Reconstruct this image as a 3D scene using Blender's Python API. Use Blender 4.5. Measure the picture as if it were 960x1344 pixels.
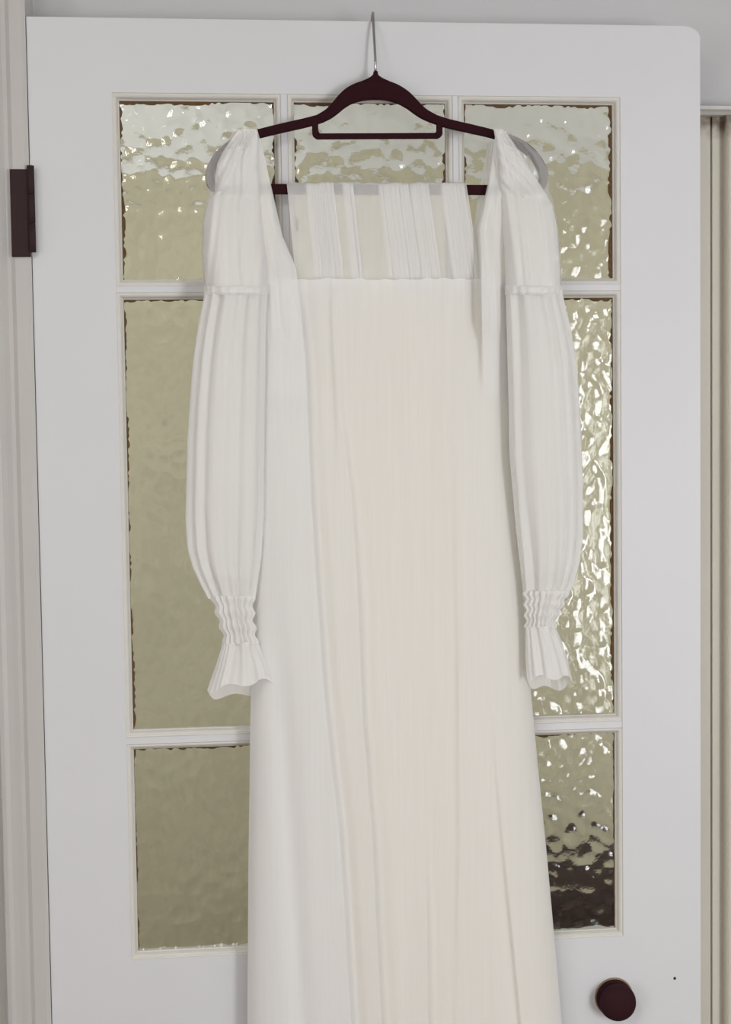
import bpy, math, random
import numpy as np
from mathutils import Euler
random.seed(4); RNG = np.random.default_rng(11)
for o in list(bpy.data.objects): bpy.data.objects.remove(o, do_unlink=True)
sc = bpy.context.scene
COL = sc.collection

# ------------------------------------------------------------------ camera, world, lights, exposure
FPX, CX, CY = 1900.0, 480.0, 672.0
CAM = np.array([-0.1842, -1.7287, 1.5467])
ROT = Euler((math.radians(90 - 3.1786), math.radians(0.7713), math.radians(-5.6618)), 'XYZ')
cd = bpy.data.cameras.new('camera'); cam = bpy.data.objects.new('camera', cd); COL.objects.link(cam)
cam.location = CAM; cam.rotation_euler = ROT
cd.sensor_fit = 'VERTICAL'; cd.sensor_height = 36.0; cd.sensor_width = 25.714; cd.lens = 36.0 * FPX / 1344.0
cd.clip_start = 0.02
sc.camera = cam
sc.view_settings.view_transform = 'Standard'; sc.view_settings.look = 'None'
sc.view_settings.gamma = 1.0; sc.view_settings.use_curve_mapping = False
sc.view_settings.exposure = -0.13
sc.cycles.transparent_max_bounces = 32
sc.cycles.max_bounces = 16
w = bpy.data.worlds.new('world'); sc.world = w; w.use_nodes = True
w.node_tree.nodes['Background'].inputs[0].default_value = (0.85, 0.92, 1.0, 1)
w.node_tree.nodes['Background'].inputs[1].default_value = 0.5

def area(name, loc, rot, sx, sy, power, color):
    l = bpy.data.lights.new(name, 'AREA'); l.shape = 'RECTANGLE'; l.size = sx; l.size_y = sy
    l.energy = power; l.color = color
    o = bpy.data.objects.new(name, l); COL.objects.link(o); o.location = loc
    o.rotation_euler = tuple(math.radians(a) for a in rot); return o
# daylight entering through a window on the left wall and a window behind the camera, one ceiling lamp, added unseen fill lights in the next room
area('daylight_side_window', (-1.86, -2.3, 1.6), (90, 0, -90), 1.1, 1.2, 17, (0.98, 0.97, 0.98))
area('daylight_rear_window', (1.60, -3.16, 1.25), (90, 0, 0), 0.66, 1.25, 50, (0.94, 0.97, 1.0))
area('ceiling_lamp_light', (-0.75, -1.75, 2.5), (0, 0, 0), 0.45, 0.45, 15, (1.0, 0.97, 0.93))
area('next_room_fill', (1.66, 0.85, 1.35), (90, 0, 90), 1.2, 1.9, 23, (1.0, 0.99, 0.95))  # added fill brightening the view through the glass, no window here
area('next_room_side_fill', (-1.46, 0.85, 0.95), (90, 0, -90), 1.0, 1.2, 9, (1.0, 0.99, 0.95))  # added low fill for the lower left pane, no opening in this wall
area('next_room_top_fill', (-0.5, 0.8, 2.5), (0, 0, 0), 0.8, 0.8, 9, (1.0, 1.0, 0.96))  # added overhead fill, no lamp stands here

# ------------------------------------------------------------------ helpers
RM = np.array(ROT.to_matrix())
def U(px, py, Y):
    """world point at depth Y for a measured photo position (arrays allowed)"""
    px, py, Y = np.broadcast_arrays(np.asarray(px, float), np.asarray(py, float), np.asarray(Y, float))
    d = np.stack([(px - CX) / FPX, -(py - CY) / FPX, -np.ones_like(px)], -1) @ RM.T
    t = (Y - CAM[1]) / d[..., 1]
    return CAM + d * t[..., None]
def tag(o, label=None, cat=None, group=None, kind=None):
    if label: o['label'] = label
    if cat: o['category'] = cat
    if group: o['group'] = group
    if kind: o['kind'] = kind
    return o
def empty(name, loc=(0, 0, 0)):
    o = bpy.data.objects.new(name, None); COL.objects.link(o); o.location = loc; o.empty_display_size = 0.05; return o
def mesh(name, verts, faces, mat, parent=None, smooth=False):
    me = bpy.data.meshes.new(name); me.from_pydata([tuple(map(float, v)) for v in verts], [], [tuple(f) for f in faces]); me.update()
    if smooth:
        me.polygons.foreach_set('use_smooth', [True] * len(me.polygons))
    if mat: me.materials.append(mat)
    o = bpy.data.objects.new(name, me); COL.objects.link(o)
    if parent:
        o.parent = parent
        o.location = -np.array(parent_world(parent))
    return o
def parent_world(p):
    v = np.array(p.location)
    while p.parent: p = p.parent; v = v + np.array(p.location)
    return v
def box_data(x0, x1, y0, y1, z0, z1):
    v = [(x0, y0, z0), (x1, y0, z0), (x1, y1, z0), (x0, y1, z0), (x0, y0, z1), (x1, y0, z1), (x1, y1, z1), (x0, y1, z1)]
    f = [(0, 3, 2, 1), (4, 5, 6, 7), (0, 1, 5, 4), (1, 2, 6, 5), (2, 3, 7, 6), (3, 0, 4, 7)]
    return v, f
def box(name, x0, x1, y0, y1, z0, z1, mat, parent=None, bevel=0.0):
    v, f = box_data(x0, x1, y0, y1, z0, z1)
    o = mesh(name, v, f, mat, parent)
    if bevel:
        m = o.modifiers.new('bevel', 'BEVEL'); m.width = bevel; m.segments = 2; m.limit_method = 'ANGLE'
    return o
def boxes(name, lst, mat, parent=None):
    V, F = [], []
    for b in lst:
        v, f = box_data(*b); n = len(V); V += v; F += [tuple(i + n for i in q) for q in f]
    return mesh(name, V, F, mat, parent)
def grid_mesh(name, P, mat, parent=None, wrap=False):
    """P: (rows, cols, 3) array"""
    r, c = P.shape[:2]
    idx = np.arange(r * c).reshape(r, c)
    a = idx[:-1]; b = idx[1:]
    if wrap:
        f = np.stack([a, np.roll(a, -1, 1), np.roll(b, -1, 1), b], -1).reshape(-1, 4)
    else:
        f = np.stack([a[:, :-1], a[:, 1:], b[:, 1:], b[:, :-1]], -1).reshape(-1, 4)
    return mesh(name, P.reshape(-1, 3), f.tolist(), mat, parent, True)
def tube(name, pts, rad, mat, parent=None, n=10):
    pts = np.array(pts, float); m = len(pts)
    rad = np.broadcast_to(np.asarray(rad, float), (m,))
    T = np.gradient(pts, axis=0); T /= np.linalg.norm(T, axis=1)[:, None]
    ref = np.array([1.0, 0, 0]) if abs(T[0][0]) < 0.9 else np.array([0, 1.0, 0])
    V = []
    for i in range(m):
        u = ref - T[i] * ref.dot(T[i]); u /= np.linalg.norm(u); ref = u; v = np.cross(T[i], u)
        for k in range(n):
            a = 2 * math.pi * k / n; V.append(pts[i] + rad[i] * (u * math.cos(a) + v * math.sin(a)))
    F = [(i * n + k, i * n + (k + 1) % n, (i + 1) * n + (k + 1) % n, (i + 1) * n + k) for i in range(m - 1) for k in range(n)]
    F += [tuple(range(n))[::-1], tuple((m - 1) * n + k for k in range(n))]
    return mesh(name, V, F, mat, parent, True)
def lathe(name, prof, centre, mat, parent=None, n=40):
    """prof: (radius, distance toward the room) along -y"""
    c = np.array(centre); V, F = [], []
    for r, d in prof:
        for k in range(n):
            a = 2 * math.pi * k / n; V.append(c + np.array([r * math.cos(a), -d, r * math.sin(a)]))
    m = len(prof)
    F = [(i * n + k, i * n + (k + 1) % n, (i + 1) * n + (k + 1) % n, (i + 1) * n + k) for i in range(m - 1) for k in range(n)]
    F += [tuple(range(n))[::-1], tuple((m - 1) * n + k for k in range(n))]
    return mesh(name, V, F, mat, parent, True)
def extrude_profile(name, prof, z0, z1, mat, parent=None):
    """closed (x, y) profile pulled up from z0 to z1"""
    n = len(prof)
    V = [(x, y, z0) for x, y in prof] + [(x, y, z1) for x, y in prof]
    F = [(i, (i + 1) % n, n + (i + 1) % n, n + i) for i in range(n)] + [tuple(range(n))[::-1], tuple(range(n, 2 * n))]
    return mesh(name, V, F, mat, parent)
def smooth_noise(x, seed, per=1.0):
    """1-D value noise in [-1, 1]"""
    x = np.asarray(x, float) / per
    r = np.random.default_rng(seed).uniform(-1, 1, 4096)
    i = np.floor(x).astype(int); f = x - i; f = f * f * (3 - 2 * f)
    return r[i % 4096] * (1 - f) + r[(i + 1) % 4096] * f
def sstep(a, b, x):
    t = np.clip((np.asarray(x, float) - a) / (b - a), 0, 1); return t * t * (3 - 2 * t)

# ------------------------------------------------------------------ materials
def srgb(r, g, b):
    f = lambda c: c / 12.92 if c <= 0.04045 else ((c + 0.055) / 1.055) ** 2.4
    return (f(r / 255), f(g / 255), f(b / 255), 1)
def principled(name, col, rough=0.5, metal=0.0, var=0.0, var_scale=6.0, bump=0.0, bump_scale=60.0, col2=None, spec=None, coords='Object'):
    m = bpy.data.materials.new(name); m.use_nodes = True; nt = m.node_tree; b = nt.nodes['Principled BSDF']
    b.inputs['Base Color'].default_value = col; b.inputs['Roughness'].default_value = rough; b.inputs['Metallic'].default_value = metal
    if spec is not None: b.inputs['Specular IOR Level'].default_value = spec
    tc = nt.nodes.new('ShaderNodeTexCoord')
    if var:
        n = nt.nodes.new('ShaderNodeTexNoise'); n.inputs['Scale'].default_value = var_scale; n.inputs['Detail'].default_value = 5
        nt.links.new(tc.outputs[coords], n.inputs['Vector'])
        mx = nt.nodes.new('ShaderNodeMix'); mx.data_type = 'RGBA'
        c2 = col2 or tuple(c * (1 - var) for c in col[:3]) + (1,)
        mx.inputs[6].default_value = col; mx.inputs[7].default_value = c2
        nt.links.new(n.outputs['Fac'], mx.inputs[0]); nt.links.new(mx.outputs[2], b.inputs['Base Color'])
    if bump:
        n2 = nt.nodes.new('ShaderNodeTexNoise'); n2.inputs['Scale'].default_value = bump_scale; n2.inputs['Detail'].default_value = 4
        nt.links.new(tc.outputs[coords], n2.inputs['Vector'])
        bp = nt.nodes.new('ShaderNodeBump'); bp.inputs['Strength'].default_value = bump; bp.inputs['Distance'].default_value = 0.002
        nt.links.new(n2.outputs['Fac'], bp.inputs['Height']); nt.links.new(bp.outputs['Normal'], b.inputs['Normal'])
    return m
def chiffon(name, col, opacity, trans=0.22, thread=900.0):
    """sheer woven cloth: light partly passes between the threads"""
    m = bpy.data.materials.new(name); m.use_nodes = True; nt = m.node_tree; nt.nodes.clear()
    out = nt.nodes.new('ShaderNodeOutputMaterial')
    tr = nt.nodes.new('ShaderNodeBsdfTransparent'); di = nt.nodes.new('ShaderNodeBsdfDiffuse'); tl = nt.nodes.new('ShaderNodeBsdfTranslucent')
    di.inputs['Color'].default_value = col; tl.inputs['Color'].default_value = col
    a = nt.nodes.new('ShaderNodeMixShader'); a.inputs[0].default_value = trans
    nt.links.new(di.outputs[0], a.inputs[1]); nt.links.new(tl.outputs[0], a.inputs[2])
    b = nt.nodes.new('ShaderNodeMixShader')
    tc = nt.nodes.new('ShaderNodeTexCoord'); mp = nt.nodes.new('ShaderNodeMapping'); mp.inputs['Scale'].default_value = (thread, 40, 25)
    n = nt.nodes.new('ShaderNodeTexNoise'); n.inputs['Scale'].default_value = 0.35; n.inputs['Detail'].default_value = 3
    nt.links.new(tc.outputs['Object'], mp.inputs[0]); nt.links.new(mp.outputs[0], n.inputs['Vector'])
    mr = nt.nodes.new('ShaderNodeMapRange'); mr.inputs['From Min'].default_value = 0.3; mr.inputs['From Max'].default_value = 0.7
    mr.inputs['To Min'].default_value = max(0, opacity - 0.012); mr.inputs['To Max'].default_value = min(1, opacity + 0.012)
    nt.links.new(n.outputs['Fac'], mr.inputs['Value']); nt.links.new(mr.outputs[0], b.inputs[0])
    nt.links.new(tr.outputs[0], b.inputs[1]); nt.links.new(a.outputs[0], b.inputs[2]); nt.links.new(b.outputs[0], out.inputs[0])
    return m
M = {}
M['paint'] = principled('white_gloss_paint', srgb(219, 219, 221), 0.42, var=0.06, var_scale=5, bump=0.12, bump_scale=45, spec=0.3)
M['bead'] = principled('cream_bead_paint', srgb(222, 219, 212), 0.45, var=0.10, var_scale=40, bump=0.2, bump_scale=160, spec=0.3)
M['casing'] = principled('aged_casing_paint', srgb(198, 195, 191), 0.5, var=0.10, var_scale=7, bump=0.15, bump_scale=50)
M['frame'] = principled('dull_olive_frame_paint', srgb(217, 212, 199), 0.55, var=0.14, var_scale=9, bump=0.2, bump_scale=60)
M['wall'] = principled('off_white_wall_paint', srgb(199, 198, 199), 0.8, var=0.05, var_scale=3, bump=0.15, bump_scale=120)
M['room'] = principled('pale_room_paint', srgb(212, 210, 207), 0.85, var=0.05, var_scale=2)
M['next_wall'] = principled('olive_grey_mottled_wallpaper', srgb(200, 195, 174), 0.9, var=0.5, var_scale=9, col2=srgb(160, 154, 132))
M['boards'] = principled('brown_floor_boards', srgb(120, 92, 66), 0.5, var=0.3, var_scale=4)
M['velvet'] = principled('burgundy_velvet', srgb(51, 24, 30), 0.95, var=0.25, var_scale=300, bump=0.3, bump_scale=900, spec=0.1)
M['chrome'] = principled('brushed_chrome', srgb(190, 184, 186), 0.25, 1.0, var=0.2, var_scale=50)
M['iron'] = principled('dark_brown_metal', srgb(50, 25, 29), 0.8, 0.0, var=0.3, var_scale=120, bump=0.2, bump_scale=300)
M['knob'] = principled('dark_brown_knob_lacquer', srgb(52, 26, 31), 0.75, 0.0, var=0.2, var_scale=80, spec=0.12)
M['brass'] = principled('dull_brass_rose', srgb(150, 128, 100), 0.45, 0.6, var=0.3, var_scale=90)
M['grime'] = principled('dark_brown_grime', srgb(66, 46, 30), 0.95, var=0.6, var_scale=220, col2=srgb(120, 92, 58))
M['drip'] = principled('white_paint_drip', srgb(226, 222, 212), 0.4, var=0.05)
M['cabinet'] = principled('dark_mahogany', srgb(36, 14, 16), 0.85, var=0.35, var_scale=14, spec=0.15)
M['chiffon'] = chiffon('ivory_white_chiffon', srgb(252, 251, 249), 0.80)
M['white_backing'] = chiffon('white_backing_cloth', srgb(250, 250, 249), 0.97, trans=0.12)  # bright sheet added behind the front panel to lighten it
M['chiffon_neck'] = chiffon('open_neckline_chiffon', srgb(252, 251, 249), 0.62)
M['chiffon_mid'] = chiffon('gathered_sheer_chiffon', srgb(250, 249, 247), 0.76)
M['chiffon_sheer'] = chiffon('single_sheer_chiffon', srgb(236, 234, 232), 0.34)
M['lining'] = chiffon('cream_silk_lining', srgb(252, 242, 219), 0.97, trans=0.15)
def glass_mat():
    m = bpy.data.materials.new('pebbled_glass'); m.use_nodes = True; nt = m.node_tree; b = nt.nodes['Principled BSDF']
    b.inputs['Base Color'].default_value = (0.93, 0.95, 0.90, 1); b.inputs['Roughness'].default_value = 0.09
    b.inputs['Transmission Weight'].default_value = 1.0; b.inputs['IOR'].default_value = 1.5
    tc = nt.nodes.new('ShaderNodeTexCoord'); n = nt.nodes.new('ShaderNodeTexNoise'); n.inputs['Scale'].default_value = 260
    nt.links.new(tc.outputs['Object'], n.inputs['Vector'])
    bp = nt.nodes.new('ShaderNodeBump'); bp.inputs['Strength'].default_value = 0.12; bp.inputs['Distance'].default_value = 0.001
    nt.links.new(n.outputs['Fac'], bp.inputs['Height']); nt.links.new(bp.outputs['Normal'], b.inputs['Normal'])
    return m
M['glass'] = glass_mat()

# ------------------------------------------------------------------ the room
XL, XR, YF, ZC = -1.9, 2.1, -3.2, 2.6
DW, DT, DTOP = 0.40, 0.04, 2.03
def struct(o, label, cat): return tag(o, label, cat, kind='structure')
struct(box('floor', XL - .1, XR + .1, YF - .1, 2.0, -0.1, 0, M['boards']), 'brown board floor below the door, out of view', 'floor')
struct(box('ceiling', XL - .1, XR + .1, YF - .1, 2.0, ZC, ZC + 0.1, M['room']), 'pale flat ceiling above the door, out of view', 'ceiling')
struct(boxes('wall_back', [(XL, -0.37, 0.07, 0.17, 0, ZC), (0.37, XR, 0.07, 0.17, 0, ZC), (-0.37, 0.37, 0.07, 0.17, 2.0, ZC)], M['wall']),
       'grey white painted wall showing above the white door', 'wall')
struct(boxes('wall_left', [(XL - .1, XL, YF, -2.85, 0, ZC), (XL - .1, XL, -2.85, -1.75, 0, 1.0), (XL - .1, XL, -2.85, -1.75, 2.2, ZC), (XL - .1, XL, -1.75, 0.17, 0, ZC)], M['room']), 'pale side wall with a window left of the camera', 'wall')
struct(box('wall_right', XR, XR + .1, YF, 0.17, 0, ZC, M['room']), 'pale side wall right of the camera, out of view', 'wall')
struct(boxes('wall_front', [(XL, 1.27, YF - .1, YF, 0, ZC), (1.27, 1.93, YF - .1, YF, 0, 0.62), (1.27, 1.93, YF - .1, YF, 1.88, ZC), (1.93, XR, YF - .1, YF, 0, ZC)], M['room']),
       'pale wall with a narrow window behind the camera', 'wall')
t = 0.05
wn = struct(empty('window_1', (1.60, YF, 0.62)), 'narrow white framed window behind the camera', 'window')
x0, x1, z0, z1 = 1.27, 1.93, 0.62, 1.88
boxes('window_frame', [(x0, x0 + t, YF - .08, YF - .02, z0, z1), (x1 - t, x1, YF - .08, YF - .02, z0, z1), (x0, x1, YF - .08, YF - .02, z0, z0 + t), (x0, x1, YF - .08, YF - .02, z1 - t, z1)], M['paint'], wn)
box('window_sill', x0 - .04, x1 + .04, YF - .02, YF + .03, z0 - .03, z0, M['paint'], wn)
wn = struct(empty('window_2', (XL, -2.3, 1.0)), 'white framed window in the side wall left of the camera', 'window')
y0, y1, z0, z1 = -2.85, -1.75, 1.0, 2.2
boxes('window_frame', [(XL - .08, XL - .02, y0, y0 + t, z0, z1), (XL - .08, XL - .02, y1 - t, y1, z0, z1), (XL - .08, XL - .02, y0, y1, z0, z0 + t), (XL - .08, XL - .02, y0, y1, z1 - t, z1)], M['paint'], wn)
box('window_sill', XL - .02, XL + .03, y0 - .04, y1 + .04, z0 - .03, z0, M['paint'], wn)
# next room, seen blurred through the glass
struct(box('wall_next_room', -1.5, 1.7, 1.6, 1.7, 0, ZC, M['next_wall']), 'olive grey wall of the next room blurred by the glass', 'wall')
struct(boxes('trim_4', [(-1.5, 1.7, 1.588, 1.6, 2.19, ZC), (-1.5, 1.7, 1.57, 1.6, 2.16, 2.19)], M['paint']), 'added white band behind the top panes imitating pale reflected ripples', 'moulding')  # added band, its refraction stands in for ceiling and lamp reflections
struct(box('wall_next_room_left', -1.6, -1.5, 0.17, 1.7, 0, ZC, M['next_wall']), 'olive grey side wall of the next room, left', 'wall')
struct(box('wall_next_room_right', 1.7, 1.8, 0.17, 1.7, 0, ZC, M['next_wall']), 'olive grey side wall of the next room, right', 'wall')

# dark cabinet standing in the next room behind the lower right pane
cz = U(755, 1120, 1.58)[2]; cx0 = U(672, 1135, 1.25)[0]; cx1 = 1.35
cb = tag(empty('low_cabinet', ((cx0 + cx1) / 2, 1.4, 0)), 'dark brown low cabinet blurred behind the lower right glass pane', 'cabinet')
box('carcass', cx0 + .02, cx1 - .02, 1.25, 1.57, 0.08, cz - .03, M['cabinet'], cb)
box('cabinet_top', cx0, cx1, 1.22, 1.58, cz - .03, cz, M['cabinet'], cb, 0.004)
for k in range(2):
    a = cx0 + .05 + k * (cx1 - cx0 - .08) / 2; bb = a + (cx1 - cx0 - .08) / 2 - .02
    dr = box('cabinet_door', a, bb, 1.232, 1.25, 0.12, cz - .06, M['cabinet'], cb, 0.003)
    lathe('cabinet_knob', [(.004, 0), (.005, .01), (.012, .016), (.011, .024), (.002, .027)], ((bb - .04) if k == 0 else a + .04, 1.232, cz - .25), M['brass'], dr, 16)
for sx in (cx0 + .06, cx1 - .06):
    for sy in (1.29, 1.53):
        box('leg', sx - .025, sx + .025, sy - .025, sy + .025, 0, 0.08, M['cabinet'], cb)

# ------------------------------------------------------------------ the door
LIP = 0.009
def lx(x): return x + (x - CAM[0]) * LIP / -CAM[1]
def lz(z): return z + (z - CAM[2]) * LIP / -CAM[1]
cols = [(lx(-0.2960), lx(-0.1162)), (lx(-0.0926), lx(0.0874)), (lx(0.1101), lx(0.2907))]
rows = [(lz(1.7281), lz(1.9348)), (lz(1.1960), lz(1.7047)), (lz(0.9273), lz(1.1720))]
BW = 0.0078
door = struct(empty('door_1', (0, 0.02, 0.006)), 'white painted door with nine pebbled glass panes behind the dress', 'door')
xa, xb = cols[0][0] - BW, cols[2][1] + BW; ztop, zbot = rows[0][1] + BW, rows[2][0] - BW
box('stile', -DW, xa, 0, DT, 0.006, DTOP, M['paint'], door)
# right stile with the rounded-off top corner
pr = [(xb, 0.006), (DW, 0.006)] + [(DW - 0.022 + 0.022 * math.cos(a), DTOP - 0.014 + 0.014 * math.sin(a)) for a in np.linspace(0, math.pi / 2, 8)] + [(xb, DTOP)]
n = len(pr)
st = mesh('stile', [(x, 0, z) for x, z in pr] + [(x, DT, z) for x, z in pr],
     [tuple(range(n)), tuple(range(2 * n - 1, n - 1, -1))] + [(i, n + i, n + (i + 1) % n, (i + 1) % n) for i in range(n)], M['paint'], door)
box('rail', xa, xb, 0, DT, ztop, DTOP, M['paint'], door)
box('rail', xa, xb, 0, DT, 0.72, zbot, M['paint'], door)
box('rail', xa, xb, 0, DT, 0.006, 0.24, M['paint'], door)
box('door_panel', xa, xb, 0.012, 0.028, 0.24, 0.72, M['paint'], door)
for i in (0, 1):   # glazing bars
    for z0, z1 in [(zbot, ztop)]:
        box('glazing_bar', cols[i][1] + BW, cols[i + 1][0] - BW, 0.001, DT - .002, z0, z1, M['paint'], door)
    for c in cols:
        box('glazing_bar', c[0] - BW, c[1] + BW, 0.001, DT - .002, rows[i + 1][1] + BW, rows[i][0] - BW, M['paint'], door)

def pebble_height(X, Z, seed):
    """rolled cathedral glass: rounded irregular pebbles with soft valleys between (heights in metres)"""
    rg = np.random.default_rng(seed)
    H = np.zeros_like(X)
    for cell, amp in ((0.0132, 0.0021), (0.0058, 0.00014)):
        sx, sz = X / cell, Z / (cell * 1.25)
        wx = sx + 0.12 * np.sin(sz * 1.7 + 2 * np.sin(sx * 0.6)); wz = sz + 0.12 * np.sin(sx * 1.3 + 1.1)
        ix, iz = np.floor(wx).astype(int), np.floor(wz).astype(int)
        jit = rg.uniform(0.05, 0.95, (256, 256, 2)); hs = rg.uniform(0.5, 1.1, (256, 256))
        best = np.full(X.shape, -9.0); tot = np.zeros_like(X)
        for dx in (-1, 0, 1):
            for dz in (-1, 0, 1):
                a, b = (ix + dx) % 256, (iz + dz) % 256
                d2 = (wx - (ix + dx + jit[a, b, 0])) ** 2 + (wz - (iz + dz + jit[a, b, 1])) ** 2
                tot += np.exp(13.0 * hs[a, b] * (1 - d2))
        H += amp * np.log(tot + 1) / 13.0
    return H
def ribbon(name, a, b, edge, wmin, wmax, seed, parent, Y, gap=0.35, mat='grime', per=0.004):
    """irregular crust of dirt along a glass edge from a to b growing toward the direction `edge`"""
    a, b, edge = np.array(a, float), np.array(b, float), np.array(edge, float)
    L = np.linalg.norm(b - a); nn = max(int(L / 0.0016), 8); t = np.linspace(0, 1, nn)
    wv = smooth_noise(t * L, seed, per) * 0.5 + smooth_noise(t * L, seed + 1, per * 6) * 0.7
    wd = np.clip(wmin + (wmax - wmin) * (wv + gap), 0.0002, wmax)
    V, F = [], []
    for k in range(nn):
        p = a + (b - a) * t[k]; q = p + edge * wd[k]
        V += [(p[0], Y, p[1]), (q[0], Y, q[1]), (p[0], Y - .0014, p[1]), ((p[0] + q[0]) / 2, Y - .0012, (p[1] + q[1]) / 2)]
    for k in range(nn - 1):
        i = 4 * k; j = i + 4
        F += [(i + 2, i + 3, j + 3, j + 2), (i + 3, i + 1, j + 1, j + 3)]
    return mesh(name, V, F, M[mat], parent)
pos = ['left', 'middle', 'right']
BP = [(-BW, 0.0), (-BW + .0003, 0.0012), (-BW + .0014, 0.0016), (-BW + .0024, 0.0012), (-BW + .0042, 0.0022), (-BW + .0056, 0.0046), (-BW + .0064, 0.0068), (-.0004, 0.0076), (0, LIP), (0, LIP + 0.004)]
for ri, (z0, z1) in enumerate(rows):
    for ci, (x0, x1) in enumerate(cols):
        sd = 100 + ri * 10 + ci
        # glass slab: relief on the room side, flat behind
        m_ = 0.003
        nx = int((x1 - x0 + 2 * m_) / 0.0021); nz = int((z1 - z0 + 2 * m_) / 0.0021)
        X, Z = np.meshgrid(np.linspace(x0 - m_, x1 + m_, nx), np.linspace(z0 - m_, z1 + m_, nz))
        Yf = 0.0135 - pebble_height(X + 3.0 + ci, Z + ri, 77)
        front = np.stack([X, Yf, Z], -1).reshape(-1, 3)
        idx = np.arange(nx * nz).reshape(nz, nx)
        F = np.stack([idx[:-1, :-1], idx[:-1, 1:], idx[1:, 1:], idx[1:, :-1]], -1).reshape(-1, 4).tolist()
        rim = list(idx[0, :]) + list(idx[1:, -1]) + list(idx[-1, -2::-1]) + list(idx[-2:0:-1, 0])
        nb = len(front); Vb = [(front[i][0], 0.0165, front[i][2]) for i in rim]; k = len(rim)
        Vb = Vb + [tuple(front[i]) for i in rim]
        F += [(nb + k + i, nb + i, nb + (i + 1) % k, nb + k + (i + 1) % k) for i in range(k)] + [tuple(nb + i for i in range(k))[::-1]]
        pane = mesh('pane', list(front) + Vb, F, M['glass'], door)
        flags = [True] * ((nx - 1) * (nz - 1)) + [False] * (k + 1); pane.data.polygons.foreach_set('use_smooth', flags)
        rv = Vb
        # moulded bead ring
        V, F = [], []
        for d, y in BP:
            V += [(x0 + d, y, z0 + d), (x1 - d, y, z0 + d), (x1 - d, y, z1 - d), (x0 + d, y, z1 - d)]
        F = [(4 * i + q, 4 * i + (q + 1) % 4, 4 * i + 4 + (q + 1) % 4, 4 * i + 4 + q) for i in range(len(BP) - 1) for q in range(4)]
        mesh('bead', V, F, M['bead'], door)
        gy = 0.0112
        ribbon('grime', (x0, z1), (x1, z1), (0, -1), 0.0008, 0.0042, sd * 7, pane, gy, 0.30)
        ribbon('grime', (x0, z1), (x0, z0), (1, 0), 0.0004, [0.0044, 0.0034, 0.0022][ri], sd * 7 + 2, pane, gy, 0.25 if ci == 0 else 0.1)
        ribbon('grime', (x1, z1), (x1, z0), (-1, 0), 0.0004, [0.0048, 0.0042, 0.0018][ri], sd * 7 + 4, pane, gy, 0.45 if ci == 2 else 0.2)
        if ri == 2 and ci == 0:
            for dx in (0.006, 0.026, 0.045, 0.073, 0.078, 0.092, 0.1, 0.115, 0.119):
                r = random.uniform(.0012, .0026)
                lathe('paint_drip', [(r * .5, 0), (r, .0008), (r * .8, .002), (r * .2, .0026)], (x0 + dx, gy, z0 + r * .5), M['drip'], pane, 10)

# knob, hole, hinge
kc = U(806, 1308, 0.0)
kn = lathe('knob', [(.012, .004), (.012, .008), (.018, .011), (.0218, .015), (.0228, .019), (.0216, .024), (.015, .0275), (.004, .0288)], kc, M['knob'], door)
lathe('rose', [(.0228, 0), (.0228, .003), (.0220, .0042), (.0205, .0048), (.019, .006), (.011, .0065)], kc, M['knob'], kn)
lathe('rose_rim', [(.0242, 0), (.0242, .0012), (.0230, .0018)], kc, M['brass'], kn)
hc = U(886, 1284, 0.0)
lathe('screw_hole', [(.0018, .0), (.0018, .0004), (.0006, .0005)], hc, M['iron'], door, 12)
h0, h1 = U(15, 222, -0.006), U(37, 337, -0.006)
hg = box('hinge', U(14, 280, -.008)[0], -0.4005, -0.0085, -0.0055, U(20, 337, -.008)[2], U(20, 222, -.008)[2], M['iron'], door, 0.0006)
za, zb_ = U(41, 331, -.008)[2], U(41, 217, -.008)[2]
for k in range(3):
    s0 = za + (zb_ - za) * k / 3; s1 = za + (zb_ - za) * (k + 1) / 3 - .0006
    tube('knuckle', [(-0.3985, -0.0085, s0), (-0.3985, -0.0085, s1)], 0.0042, M['iron'], hg, 12)

# casing on the hinge side
prof = [(-0.4008, 0.07), (-0.4008, -0.0030), (-0.4050, -0.0055), (-0.4190, -0.0050), (-0.4240, -0.0015), (-0.4285, -0.0010), (-0.4340, -0.0060), (-0.4400, -0.0105),
        (-0.4450, -0.0120), (-0.4500, -0.0105), (-0.4530, -0.0040), (-0.4560, 0.0100), (-0.4850, 0.0120), (-0.4900, 0.0700)]
struct(extrude_profile('trim_1', prof, 0, 2.25, M['casing']), 'moulded off white door casing carrying the hinge, left edge', 'casing')
# framing seen past the free edge of the door
def XX(px, Y): return U(px, 700, Y)[0]
zc_ = U(938, 152, 0.045)[2]
prof = [(0.408, 0.07), (0.408, 0.052), (XX(933, .05), 0.050), (XX(933.6, .05), 0.056), (XX(935, .05), 0.056), (XX(935.6, .05), 0.050), (XX(950, .052), 0.053),
        (XX(952, .045), 0.040), (XX(955, .04), 0.036), (XX(957, .04), 0.040), (XX(960, .04), 0.038), (XX(975, .04), 0.034), (XX(990, .04), 0.034), (XX(992, .05), 0.07)]
t2 = struct(extrude_profile('trim_2', prof, 0, zc_, M['frame']), 'dull olive grey moulded frame post beyond the free door edge', 'casing')
capz = [(0.07, zc_), (0.040, zc_), (0.036, zc_ + .003), (0.031, zc_ + .005), (0.030, zc_ + .009), (0.034, zc_ + .011), (0.07, zc_ + .011)]
V = [(0.404, y, z) for y, z in capz] + [(XX(1000, .03), y, z) for y, z in capz]; n = len(capz)
struct(mesh('trim_3', V, [tuple(range(n)), tuple(range(2 * n - 1, n - 1, -1))] + [(i, n + i, n + (i + 1) % n, (i + 1) % n) for i in range(n)], M['casing']),
       'small dirty moulded ledge capping the frame post beside the door', 'moulding')
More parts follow.
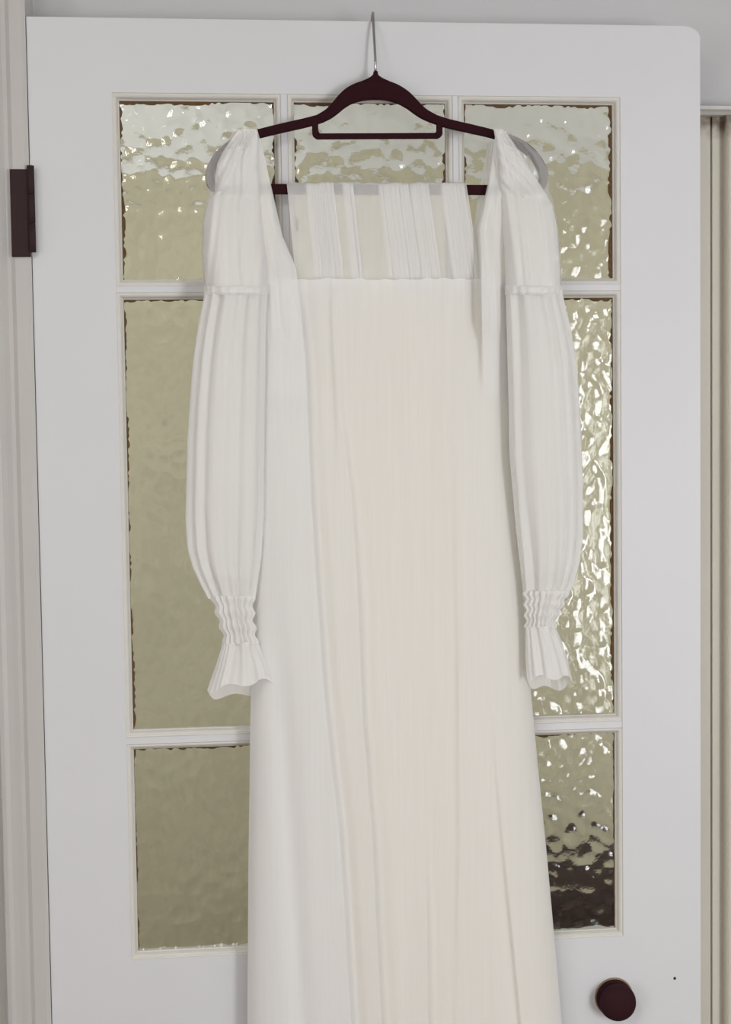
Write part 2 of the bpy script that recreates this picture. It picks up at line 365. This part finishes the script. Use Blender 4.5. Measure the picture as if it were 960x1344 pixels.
def soot(m, z_top):
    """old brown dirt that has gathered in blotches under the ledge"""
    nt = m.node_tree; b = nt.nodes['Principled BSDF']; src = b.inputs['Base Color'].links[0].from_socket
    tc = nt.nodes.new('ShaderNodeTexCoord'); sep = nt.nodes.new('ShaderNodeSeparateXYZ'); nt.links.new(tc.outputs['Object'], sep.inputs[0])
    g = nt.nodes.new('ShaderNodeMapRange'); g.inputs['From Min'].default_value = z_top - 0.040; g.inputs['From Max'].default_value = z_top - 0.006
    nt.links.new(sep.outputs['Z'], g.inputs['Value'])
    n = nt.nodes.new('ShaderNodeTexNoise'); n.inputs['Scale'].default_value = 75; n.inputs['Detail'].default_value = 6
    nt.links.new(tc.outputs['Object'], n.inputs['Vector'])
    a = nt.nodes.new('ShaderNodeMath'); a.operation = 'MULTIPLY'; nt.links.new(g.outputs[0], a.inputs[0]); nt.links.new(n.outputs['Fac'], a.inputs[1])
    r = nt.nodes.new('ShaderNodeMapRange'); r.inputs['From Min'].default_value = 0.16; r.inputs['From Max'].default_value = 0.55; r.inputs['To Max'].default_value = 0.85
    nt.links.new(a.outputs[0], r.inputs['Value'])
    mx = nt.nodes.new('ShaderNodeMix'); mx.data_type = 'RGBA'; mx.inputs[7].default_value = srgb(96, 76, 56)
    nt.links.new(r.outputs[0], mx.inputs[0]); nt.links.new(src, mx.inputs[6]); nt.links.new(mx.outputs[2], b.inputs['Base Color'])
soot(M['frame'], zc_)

# ------------------------------------------------------------------ the hanger
YH, HT = -0.020, 0.0028
hang = tag(empty('clothes_hanger', U(493, 250, YH)), 'dark burgundy velvet hanger with chrome hook over the door top', 'hanger')
def strip(name, pairs, mat, parent, Y=YH, half=HT, sub=4):
    a = np.array(pairs, float); t = np.arange(len(a)); tt = np.linspace(0, len(a) - 1, (len(a) - 1) * sub + 1)
    def cr(c):  # Catmull-Rom
        p = np.concatenate([[2 * c[0] - c[1]], c, [2 * c[-1] - c[-2]]]); i = np.minimum(tt.astype(int), len(c) - 2); f = tt - i
        p0, p1, p2, p3 = p[i], p[i + 1], p[i + 2], p[i + 3]
        return 0.5 * (2 * p1 + (p2 - p0) * f + (2 * p0 - 5 * p1 + 4 * p2 - p3) * f ** 2 + (3 * p1 - p0 - 3 * p2 + p3) * f ** 3)
    o = U(cr(a[:, 0]), cr(a[:, 1]), Y); i_ = U(cr(a[:, 2]), cr(a[:, 3]), Y)
    e = np.array([0, half, 0]); mid = lambda u, v, f: u + (v - u) * f
    ring = np.stack([mid(o, i_, .0) - e * .5, mid(o, i_, .10) - e, mid(o, i_, .90) - e, mid(o, i_, 1.0) - e * .5,
                     mid(o, i_, 1.0) + e * .5, mid(o, i_, .90) + e, mid(o, i_, .10) + e, mid(o, i_, .0) + e * .5], 1)
    r, c = ring.shape[:2]; V = ring.reshape(-1, 3)
    F = [(k * c + q, k * c + (q + 1) % c, (k + 1) * c + (q + 1) % c, (k + 1) * c + q) for k in range(r - 1) for q in range(c)]
    F += [tuple(range(c))[::-1], tuple((r - 1) * c + q for q in range(c))]
    return mesh(name, V, F, mat, parent)
crownL = [(493, 104.5, 493, 131), (481, 105.5, 482, 131.5), (468, 109, 471, 133.5), (456, 115, 461, 137), (446, 123.5, 452, 142.5), (437, 134, 444, 149), (428, 143.5, 435, 155.5), (416, 151, 424, 161)]
armL = [(400, 155.2, 404, 167), (370, 162, 373, 174), (340, 169.5, 342, 181.5), (318, 176, 322, 188), (298, 187, 306, 197), (281, 203, 291, 211), (271.5, 222, 283, 226), (270, 236, 282.5, 236), (276, 249, 288, 242.5), (292, 255, 298, 242)]
crownR = [(493, 104.5, 493, 131), (505, 105.5, 504, 131.5), (517, 109, 514, 133.5), (529, 115, 524, 137), (540, 123.5, 534, 142.5), (550, 134, 543, 149), (560, 143.5, 553, 155.5), (573, 151, 565, 161)]
armR = [(590, 156.5, 586, 168), (620, 163.5, 617, 175), (647, 170.2, 645, 181.5), (672, 177.5, 667, 189), (692, 188, 684, 198), (708, 203, 698, 211), (718, 222, 706, 226), (719, 238, 707, 237), (713, 250, 702, 243), (698, 256, 692, 243)]
strip('crown', [p for p in crownL[::-1]] + crownR[1:], M['velvet'], hang, half=0.0036)
strip('arm', [crownL[-1]] + armL, M['velvet'], hang)
strip('arm', [crownR[-1]] + armR, M['velvet'], hang)
strip('trouser_bar', [(292, 255, 298, 242), (350, 255, 350, 241.5), (420, 255.2, 420, 242), (493, 255.5, 493, 242.3), (570, 255.7, 570, 242.6), (640, 256, 640, 243), (698, 256, 692, 243)], M['velvet'], hang, sub=2)
tb = [(410, 156, 418, 158), (410, 172, 418, 171), (411, 178.5, 419, 173.5), (416.5, 183, 420, 175), (425, 183, 425, 175.2), (493, 182.6, 493, 175), (565, 182.2, 565, 174.6), (575, 182, 571, 174.4), (580.5, 177.5, 572.5, 173), (581, 170, 573, 170), (581, 156, 573, 158)]
strip('accessory_bar', tb, M['velvet'], hang, half=0.0024, sub=4)
strip('hook_collar', [(475, 106.5, 511, 106.5), (482, 103.5, 504, 103.5), (489, 99, 497, 99), (490.5, 94, 496, 94)], M['velvet'], hang, half=0.003, sub=2)
hk = [U(493.2, 97, -0.020), U(493, 80, -0.0185), U(492, 60, -0.015), U(490.8, 40, -0.010), U(490.3, 28, -0.0055)]
x_ = hk[-1][0]
for y, z, dx in [(-0.0030, 2.0335, 0), (0.002, 2.0400, .0006), (0.010, 2.0430, .0012), (0.024, 2.0440, .002), (0.036, 2.0420, .003), (0.0445, 2.036, .004), (0.0465, 2.026, .005), (0.0465, 2.012, .006)]:
    hk.append(np.array([x_ + dx, y, z]))
tube('hook', hk, 0.0016, M['chrome'], hang, 10)

# ------------------------------------------------------------------ the dress
dress = tag(empty('dress', U(500, 260, -0.03)), 'long white sheer chiffon dress with balloon sleeves hung on burgundy hanger', 'dress')
def curve(pts): 
    a = np.array(pts, float); return lambda y: np.interp(y, a[:, 0], a[:, 1])
# silhouettes: (photo row, photo column)
bodyL = curve([(300, 338), (360, 334), (480, 330), (700, 331), (905, 329.5), (1000, 328), (1150, 326), (1344, 325), (1900, 316), (2200, 310)])
bodyR = curve([(300, 664), (380, 667), (600, 670), (720, 680), (830, 691), (880, 694.5), (905, 697), (1000, 706), (1120, 718), (1220, 727), (1344, 738), (1900, 790), (2200, 815)])
HEM = 2010
def crease(px, py, path, height, width, side):
    """a fold: the cloth rises toward the fold line on one side and drops steeply on the other"""
    h = np.interp(py, *zip(*height)) ; x0 = np.interp(py, *zip(*path)); w_ = np.interp(py, *zip(*width)) if isinstance(width, list) else width
    d = (px - x0) * side      # side=-1: proud on the left
    up = np.where(d >= 0, np.exp(-d / w_), 0.0)
    return 1.5 * h * (np.where(d >= 0, up, np.exp(-(d / 3.5) ** 2)) - np.where(d < 0, 0.5, 0.0) * np.exp(-((d + 10.0) / 8.0) ** 2)) 
A_path = [(340, 386), (350, 388), (470, 401), (640, 408), (740, 414), (900, 425), (1000, 435), (1080, 445), (1200, 453), (1344, 461), (2010, 500)]
CREASES = [
    (A_path, [(340, .002), (420, .004), (640, .007), (1000, .008), (2010, .009)], 75, -1),
    ([(480, 441), (660, 462), (760, 469), (940, 476), (1100, 489), (1344, 501), (2010, 530)], [(480, .0008), (600, .0024), (800, .005), (1000, .0065), (2010, .008)], 34, -1),
    ([(1050, 556), (1180, 560), (1344, 562), (2010, 575)], [(1050, 0), (1180, .0030), (1344, .005), (2010, .006)], 40, -1),
    ([(380, 582), (480, 597), (870, 603), (1100, 604), (1344, 600), (2010, 610)], [(380, .0002), (600, .0006), (900, .0016), (1150, .0014), (1344, .0008), (2010, .002)], 48, 1),
    ([(900, 648), (1000, 653), (1100, 661), (1200, 671), (1344, 685), (2010, 730)], [(900, 0), (1000, .0015), (1200, .003), (2010, .005)], 36, 1),
    ([(240, 641), (300, 630), (360, 632), (450, 633.5), (520, 634)], [(240, .004), (330, .011), (420, .010), (450, .005), (520, 0), (2010, 0)], 30, 1),
    ([(420, 437), (560, 444)], [(300, 0), (420, .0018), (520, .0016), (620, 0), (2010, 0)], 26, 1),
    ([(368, 539), (900, 545)], [(368, .0004), (700, .0010), (900, 0), (2010, 0)], 30, -1),
    ([(500, 515), (900, 520), (1344, 525)], [(500, 0), (700, .0009), (1000, .0010), (1344, .0004), (2010, 0)], 26, -1),
]
def body_depth(px, py):
    L, R = bodyL(py), bodyR(py); e = np.clip((px - L) / (R - L) * 2 - 1, -1, 1)
    flare = sstep(300, 1100, py)
    Y = -0.016 - (0.026 + 0.020 * flare) * np.sqrt(np.clip(1 - np.abs(e) ** 5.0, 0, 1))
    for path, h, wd, side in CREASES: Y = Y - crease(px, py, path, h, wd, side)
    # broad soft valleys
    v1 = np.interp(py, [700, 1000, 1344, 2010], [352, 376, 397, 430]); Y = Y + 0.005 * sstep(620, 1000, py) * np.exp(-((px - v1) / 15) ** 2)
    v2 = np.interp(py, [400, 900, 1344], [520, 540, 545]); Y = Y + 0.0012 * np.exp(-((px - v2) / 26) ** 2) * sstep(420, 700, py)
    # gathers falling from the neckline, softening downward
    fade = np.exp(-np.clip(py - 360, 0, None) / 260.0)
    Y = Y - 0.0006 * fade * smooth_noise(px + 0.02 * py, 3, 7.5)
    Y = Y - 0.00022 * smooth_noise(px - (py - 368) * 0.03 * (px - 500) / 160, 21, 14)
    return Y
# front of the skirt and bodice
py = np.concatenate([np.linspace(366, 480, 24), np.linspace(486, HEM, 110)]); s = np.linspace(0, 1, 340)
PY, S = np.meshgrid(py, s, indexing='ij')
PX = bodyL(PY) + (bodyR(PY) - bodyL(PY)) * S
PYw = PY + 1.6 * smooth_noise(PX, 91, 11) * np.exp(-(PY - 366) / 12)
grid_mesh('front_panel', U(PX, PYw, body_depth(PX, PY)), M['chiffon'], dress)
# cream lining inside
py = np.linspace(374, HEM - 40, 60); s = np.linspace(0, 1, 60); PY, S = np.meshgrid(py, s, indexing='ij')
l0 = np.interp(PY, *zip(*A_path)) - 4; r0 = bodyR(PY) - 6; PX = l0 + (r0 - l0) * S
grid_mesh('lining', U(PX, PY, -0.0155 - 0.010 * np.sqrt(np.clip(1 - np.abs(S * 2 - 1) ** 3, 0, 1))), M['lining'], dress)
# added full-width white sheet, brightens the skirt from behind
py = np.linspace(372, HEM - 20, 60); s = np.linspace(0, 1, 60); PY, S = np.meshgrid(py, s, indexing='ij')
PX = bodyL(PY) + 3 + (bodyR(PY) - bodyL(PY) - 6) * S
grid_mesh('white_backing', U(PX, PY, -0.0135 - 0.006 * np.sqrt(np.clip(1 - np.abs(S * 2 - 1) ** 3, 0, 1))), M['white_backing'], dress)
# back of the dress
py = np.linspace(366, HEM, 70); s = np.linspace(0, 1, 160); PY, S = np.meshgrid(py, s, indexing='ij')
PX = bodyL(PY) + (bodyR(PY) - bodyL(PY)) * S
grid_mesh('back_panel', U(PX, PY, -0.0105 - 0.0055 * np.abs(S * 2 - 1) ** 8 - 0.0016 * smooth_noise(PX, 31, 12)), M['chiffon'], dress)

# sheer gathered back neckline turned over the hanger bar
def gather_path(x0, x1, gaps, seed):
    """the cloth runs forward and doubles back on itself in irregular small folds; flat where `gaps` lie"""
    rg = np.random.default_rng(seed); x = x0; xs, ds = [x0], [0.0]; lvl = 0
    while x < x1:
        flat = next((g for g in gaps if g[0] - 3 < x < g[1] - 2), None)
        if flat: x = flat[1]; xs.append(x); ds.append(0.0); continue
        nxt = min([g[0] for g in gaps if g[0] > x] + [x1])
        f = rg.uniform(10, 18); b = f * rg.uniform(0.66, 0.86)
        if x + f > nxt: x = nxt; xs.append(x); ds.append(rg.uniform(-.3, .3)); 
        else:
            xs += [x + f, x + f - b]; ds += [-1.0 * rg.uniform(.5, 1), 0.9 * rg.uniform(.5, 1)]; x = x + f - b
        if x >= x1 - .5: break
    u = np.concatenate([[0], np.cumsum(np.abs(np.diff(xs)))]); uu = np.linspace(0, u[-1], 900)
    xx, dd = np.interp(uu, u, xs), np.interp(uu, u, ds)
    ker = np.hanning(9); ker /= ker.sum()
    pad = lambda a: np.convolve(np.pad(a, 4, mode='edge'), ker, 'valid')
    return pad(xx), pad(dd)
base, fold = gather_path(376, 613, [(378, 398), (441, 444), (470, 477), (484, 492), (566, 575)], 12)
def neck_rows(rows_, ydep, amp):
    out = []
    for pyv, yv in zip(rows_, ydep):
        l = np.interp(pyv, [240, 345, 380], [376, 386, 388]) ; r = np.interp(pyv, [240, 300, 380], [613, 622, 634])
        f = (base - 376) / (613 - 376)
        k = np.clip((pyv - 240) / 130, 0, 1)
        x = l + (r - l) * f + k * 1.5 * smooth_noise(base, 44, 15)
        hem = pyv + (1.0 * smooth_noise(base, 51, 9) if pyv < 250 else 0)
        out.append(U(x, hem, yv + amp * fold * (1 + 0.6 * k)))
    return np.stack(out)
rf = np.concatenate([[239.6, 240.4, 243], np.linspace(248, 380, 16)])
yf = np.concatenate([[-.0215, -.0235, -.0250], np.full(16, -.0266)])
P1 = neck_rows(rf, yf, 0.0014)
rb_ = np.array([240.4, 244, 250, 257])[::-1]; yb_ = np.array([-.0165, -.0150, -.0135, -.0135])[::-1]
P0 = neck_rows(rb_, yb_, 0.0010)
grid_mesh('neckline_panel', np.concatenate([P0, P1]), M['chiffon_neck'], dress)
# narrow sheer strips beside the panel: back neckline edges running up to the shoulders
def sheet(name, Lc, Rc, y0, y1, depth, mat, nr=60, ncol=50, wob=0.0006, seed=1, rows_=None, period=7, parent=None, slant=0.12):
    py = np.linspace(y0, y1, nr) if rows_ is None else np.array(rows_); s = np.linspace(0, 1, ncol)
    PY, S = np.meshgrid(py, s, indexing='ij'); PX = Lc(PY) + (Rc(PY) - Lc(PY)) * S
    Y = depth(PY, S) - wob * smooth_noise(PX - np.where(PY < 255, slant, 0.12 * np.sign(slant)) * (PY - 255) + 400, seed, period) - 0.6 * wob * smooth_noise(S * 40, seed + 5, 3.1)
    return grid_mesh(name, U(PX, PY, Y), mat, parent or dress)
sheet('back_strap', curve([(186, 641), (240, 631), (300, 621), (380, 622)]), curve([(186, 654), (240, 650), (300, 648), (380, 645)]), 186, 380, lambda y, s: -0.0115 + 0 * y, M['chiffon_mid'], seed=5)
sheet('back_strap', curve([(182, 330), (240, 340), (300, 352), (380, 360)]), curve([(182, 338), (240, 349), (300, 369), (380, 392)]), 182, 380, lambda y, s: -0.0115 + 0 * y, M['chiffon_sheer'], seed=6)

# shoulder straps that broaden into the front panels (they lie over the hanger arms and turn down behind)
def strap_depth(y, s, hi, lo):
    t = sstep(170, 330, y); edge = np.sqrt(np.clip(1 - np.abs(2 * s - 1) ** 4, 0, 1))
    return -0.0245 - hi * sstep(170, 185, y) - lo * t * edge
rows_s = np.concatenate([np.linspace(169.5, 180, 8), np.linspace(184, 520, 70)])
def blend_to_body(Lc, Rc, hi, lo, y_end):
    def f(y, s):
        px = Lc(y) + (Rc(y) - Lc(y)) * s
        a = strap_depth(y, s, hi, lo); b = body_depth(px, np.maximum(y, 300.0)) - 0.0015
        k = sstep(300, y_end, y); return a * (1 - k) + b * k + 0.004 * sstep(y_end - 10, y_end + 60, y)
    return f
sL0 = curve([(169, 306), (180, 303), (250, 318), (300, 336), (345, 342), (520, 350)]); sL1 = curve([(169, 337), (172, 338.5), (200, 346), (250, 357.5), (310, 371), (340, 384), (352, 389), (470, 400.5), (520, 403)])
sheet('strap', sL0, sL1, 0, 0, blend_to_body(sL0, sL1, .004, .012, 420), M['chiffon'], ncol=60, wob=.0010, seed=61, rows_=rows_s, period=9)
sR0 = curve([(169, 648), (180, 650), (240, 641), (300, 627), (350, 629), (400, 632), (450, 634), (520, 636)]); sR1 = curve([(169, 660), (180, 668), (250, 667), (330, 664), (380, 668), (520, 672)])
sheet('strap', sR0, sR1, 0, 0, blend_to_body(sR0, sR1, .004, .012, 420), M['chiffon'], ncol=60, wob=.0010, seed=71, rows_=rows_s, period=8)

# sleeves: closed tubes with gathers, pinched at the arm band and at the shirred cuff, ending in a ruffle
def sleeve_tube(name, Lc, Rc, rows_, Yc, dep, amp, k, seed, mat, parent, hem=None, n=220, twist=0.0):
    py = np.array(rows_, float); th = np.linspace(0, 2 * math.pi, n, endpoint=False)
    PY, TH = np.meshgrid(py, th, indexing='ij')
    c = (Lc(PY) + Rc(PY)) / 2; h = (Rc(PY) - Lc(PY)) / 2
    A = np.interp(PY, *zip(*amp)); D = np.interp(PY, *zip(*dep))
    q = TH * k + twist * (PY - py[0])
    g = 0.5 * np.sin(q + 1.6 * smooth_noise(TH * 3, seed, 1.0)) + 0.5 * smooth_noise(TH / (2 * math.pi) * 34 % 34, seed + 3, 1.0) * np.where(TH > 6.1, (2 * math.pi - TH) / 0.19, 1)
    g = g - 0.35
    px = c + h * np.cos(TH) * (1 + A * 0.35 * np.clip(g, -1, 0)) + h * A * 0.5 * g * np.sin(TH * 2)
    Y = Yc - D * np.sin(TH) * (1 + A * 2.0 * g)
    y2 = PY + (hem(PY, TH) if hem else 0)
    return grid_mesh(name, U(px, y2, Y), mat, parent, wrap=True)
def make_sleeve(upL, upR, loL, loR, cfL, cfR, rfL, rfR, ys, seed, headL, headR):
    ya, yb, yc, yd = ys     # arm band, cuff top, cuff bottom, ruffle hem
    sl = sleeve_tube('sleeve', loL, loR, np.concatenate([np.linspace(ya, ya + 50, 20), np.linspace(ya + 56, yb - 50, 44), np.linspace(yb - 46, yb, 20)]), -0.042,
                     [(ya, .026), (ya + 120, .031), (yb - 150, .031), (yb - 30, .022), (yb, .014)], [(ya, .12), (ya + 40, .10), (ya + 140, .055), (yb - 120, .06), (yb - 30, .16), (yb, .26)], 11, seed, M['chiffon_mid'], dress)
    sleeve_tube('upper_sleeve', upL, upR, np.linspace(172, ya + 3, 64), -0.030, [(172, .004), (190, .010), (250, .010), (300, .018), (ya, .024)], [(172, .1), (250, .14), (290, .08), (ya - 40, .08), (ya, .2)], 13, seed + 9, M['chiffon_sheer'], sl)
    # shirred overlay layers of the upper sleeve (denser gathers)
    sheet('sleeve_head', headL, headR, 0, 0, lambda y, s: -0.034 - 0.010 * sstep(172, 215, y) * np.sqrt(np.clip(1 - (2 * s - 1) ** 4, 0, 1)) - 0.016 * sstep(250, 330, y) * np.sqrt(np.clip(1 - (2 * s - 1) ** 4, 0, 1)) + 0.003 * np.exp(-((y - 254 - 8 * s) / 7) ** 2),
          M['chiffon'], ncol=90, wob=.0021, seed=seed + 20, rows_=np.linspace(172, ya + 2, 80), period=6.5, parent=sl, slant=-0.5 if HSIGN else 0.95)
    # arm band
    sleeve_tube('arm_band', lambda y: upL(ya) - 1 + 0 * y, lambda y: upR(ya) + 1 + 0 * y, np.linspace(ya - 6, ya + 6, 9), -0.037, [(ya - 6, .030), (ya - 3, .0335), (ya, .0330), (ya + 3, .0335), (ya + 6, .031)], [(0, .02), (2000, .02)], 19, seed + 30, M['chiffon_mid'], sl)
    # shirred cuff with three elastic rows
    rows_c = np.linspace(yb - 4, yc + 2, 44)
    ring = lambda y: 1.8 * np.cos((y - yb) / (yc - yb) * 2 * math.pi * 3)
    cf = sleeve_tube('cuff', lambda y: cfL(y) - ring(y), lambda y: cfR(y) + ring(y), rows_c, -0.044, [(y, .013 + .0012 * math.cos((y - yb) / (yc - yb) * 2 * math.pi * 3)) for y in rows_c], [(0, .18), (2000, .18)], 19, seed + 40, M['chiffon'], sl)
    sleeve_tube('ruffle', rfL, rfR, np.linspace(yc, yd, 26), -0.044, [(yc, .012), (yc + 20, .016), (yd, .026)], [(yc, .24), (yc + 20, .12), (yd, .10)], 6, seed + 50, M['chiffon_mid'], sl,
                hem=lambda y, th: sstep(yc, yd, y) * (3.5 * np.sin(th * 5 + 1) + 7.0 * (np.sin(th) < 0) * np.abs(np.sin(th)) - 4.0 * np.sin(th) - 7 * np.cos(th) * HSIGN))
    return sl
HSIGN = 1.0
make_sleeve(curve([(172, 312), (178, 303), (186, 297), (202, 280), (221, 270.5), (236, 268.8), (249, 275), (258, 273), (272, 268), (300, 265), (340, 264), (370, 267), (384, 269)]),
            curve([(172, 338), (250, 340), (300, 346), (350, 352), (384, 352)]),
            curve([(380, 269), (395, 266), (430, 259), (470, 253), (530, 248), (580, 245), (680, 242.5), (720, 245), (745, 252), (770, 264), (790, 275)]),
            curve([(380, 352), (420, 350), (560, 348), (680, 347), (730, 344), (770, 338), (790, 335)]),
            curve([(765, 268), (785, 278), (810, 285), (830, 291), (846, 294)]), curve([(765, 337), (790, 333.5), (815, 334), (846, 339)]),
            curve([(840, 293), (852, 290), (870, 284), (890, 276), (908, 270)]), curve([(840, 338), (860, 346), (880, 354), (908, 362)]),
            (381, 786, 843, 902), 201,
            curve([(172, 312), (185, 302), (200, 292), (215, 285), (240, 282), (252, 282), (262, 274), (290, 268), (330, 267), (384, 271)]), curve([(172, 338), (250, 342), (300, 346), (384, 352)]))
HSIGN = 0.0
make_sleeve(curve([(172, 652), (250, 655), (330, 661), (384, 664)]),
            curve([(172, 668), (178, 676), (186, 690), (202, 708), (221, 718.5), (236, 720.5), (250, 721), (262, 726), (280, 730), (310, 734), (345, 737), (384, 738)]),
            curve([(380, 664), (500, 667), (600, 669), (700, 678), (770, 686.5), (800, 689)]),
            curve([(380, 738), (395, 741), (430, 750), (480, 758), (560, 763), (640, 766), (700, 766), (740, 761), (765, 754), (775, 749), (800, 738)]),
            curve([(765, 687), (800, 689.5), (830, 690)]), curve([(765, 750), (785, 744), (800, 737), (812, 732), (826, 729)]),
            curve([(815, 690), (840, 690), (865, 690), (895, 692)]), curve([(815, 728.5), (826, 731), (840, 737), (865, 746), (895, 753)]),
            (381, 780, 822, 893), 301,
            curve([(172, 650), (250, 656), (330, 662), (384, 664)]), curve([(172, 664), (190, 676), (215, 692), (240, 708), (255, 718), (270, 726), (300, 732), (345, 735), (384, 736)]))
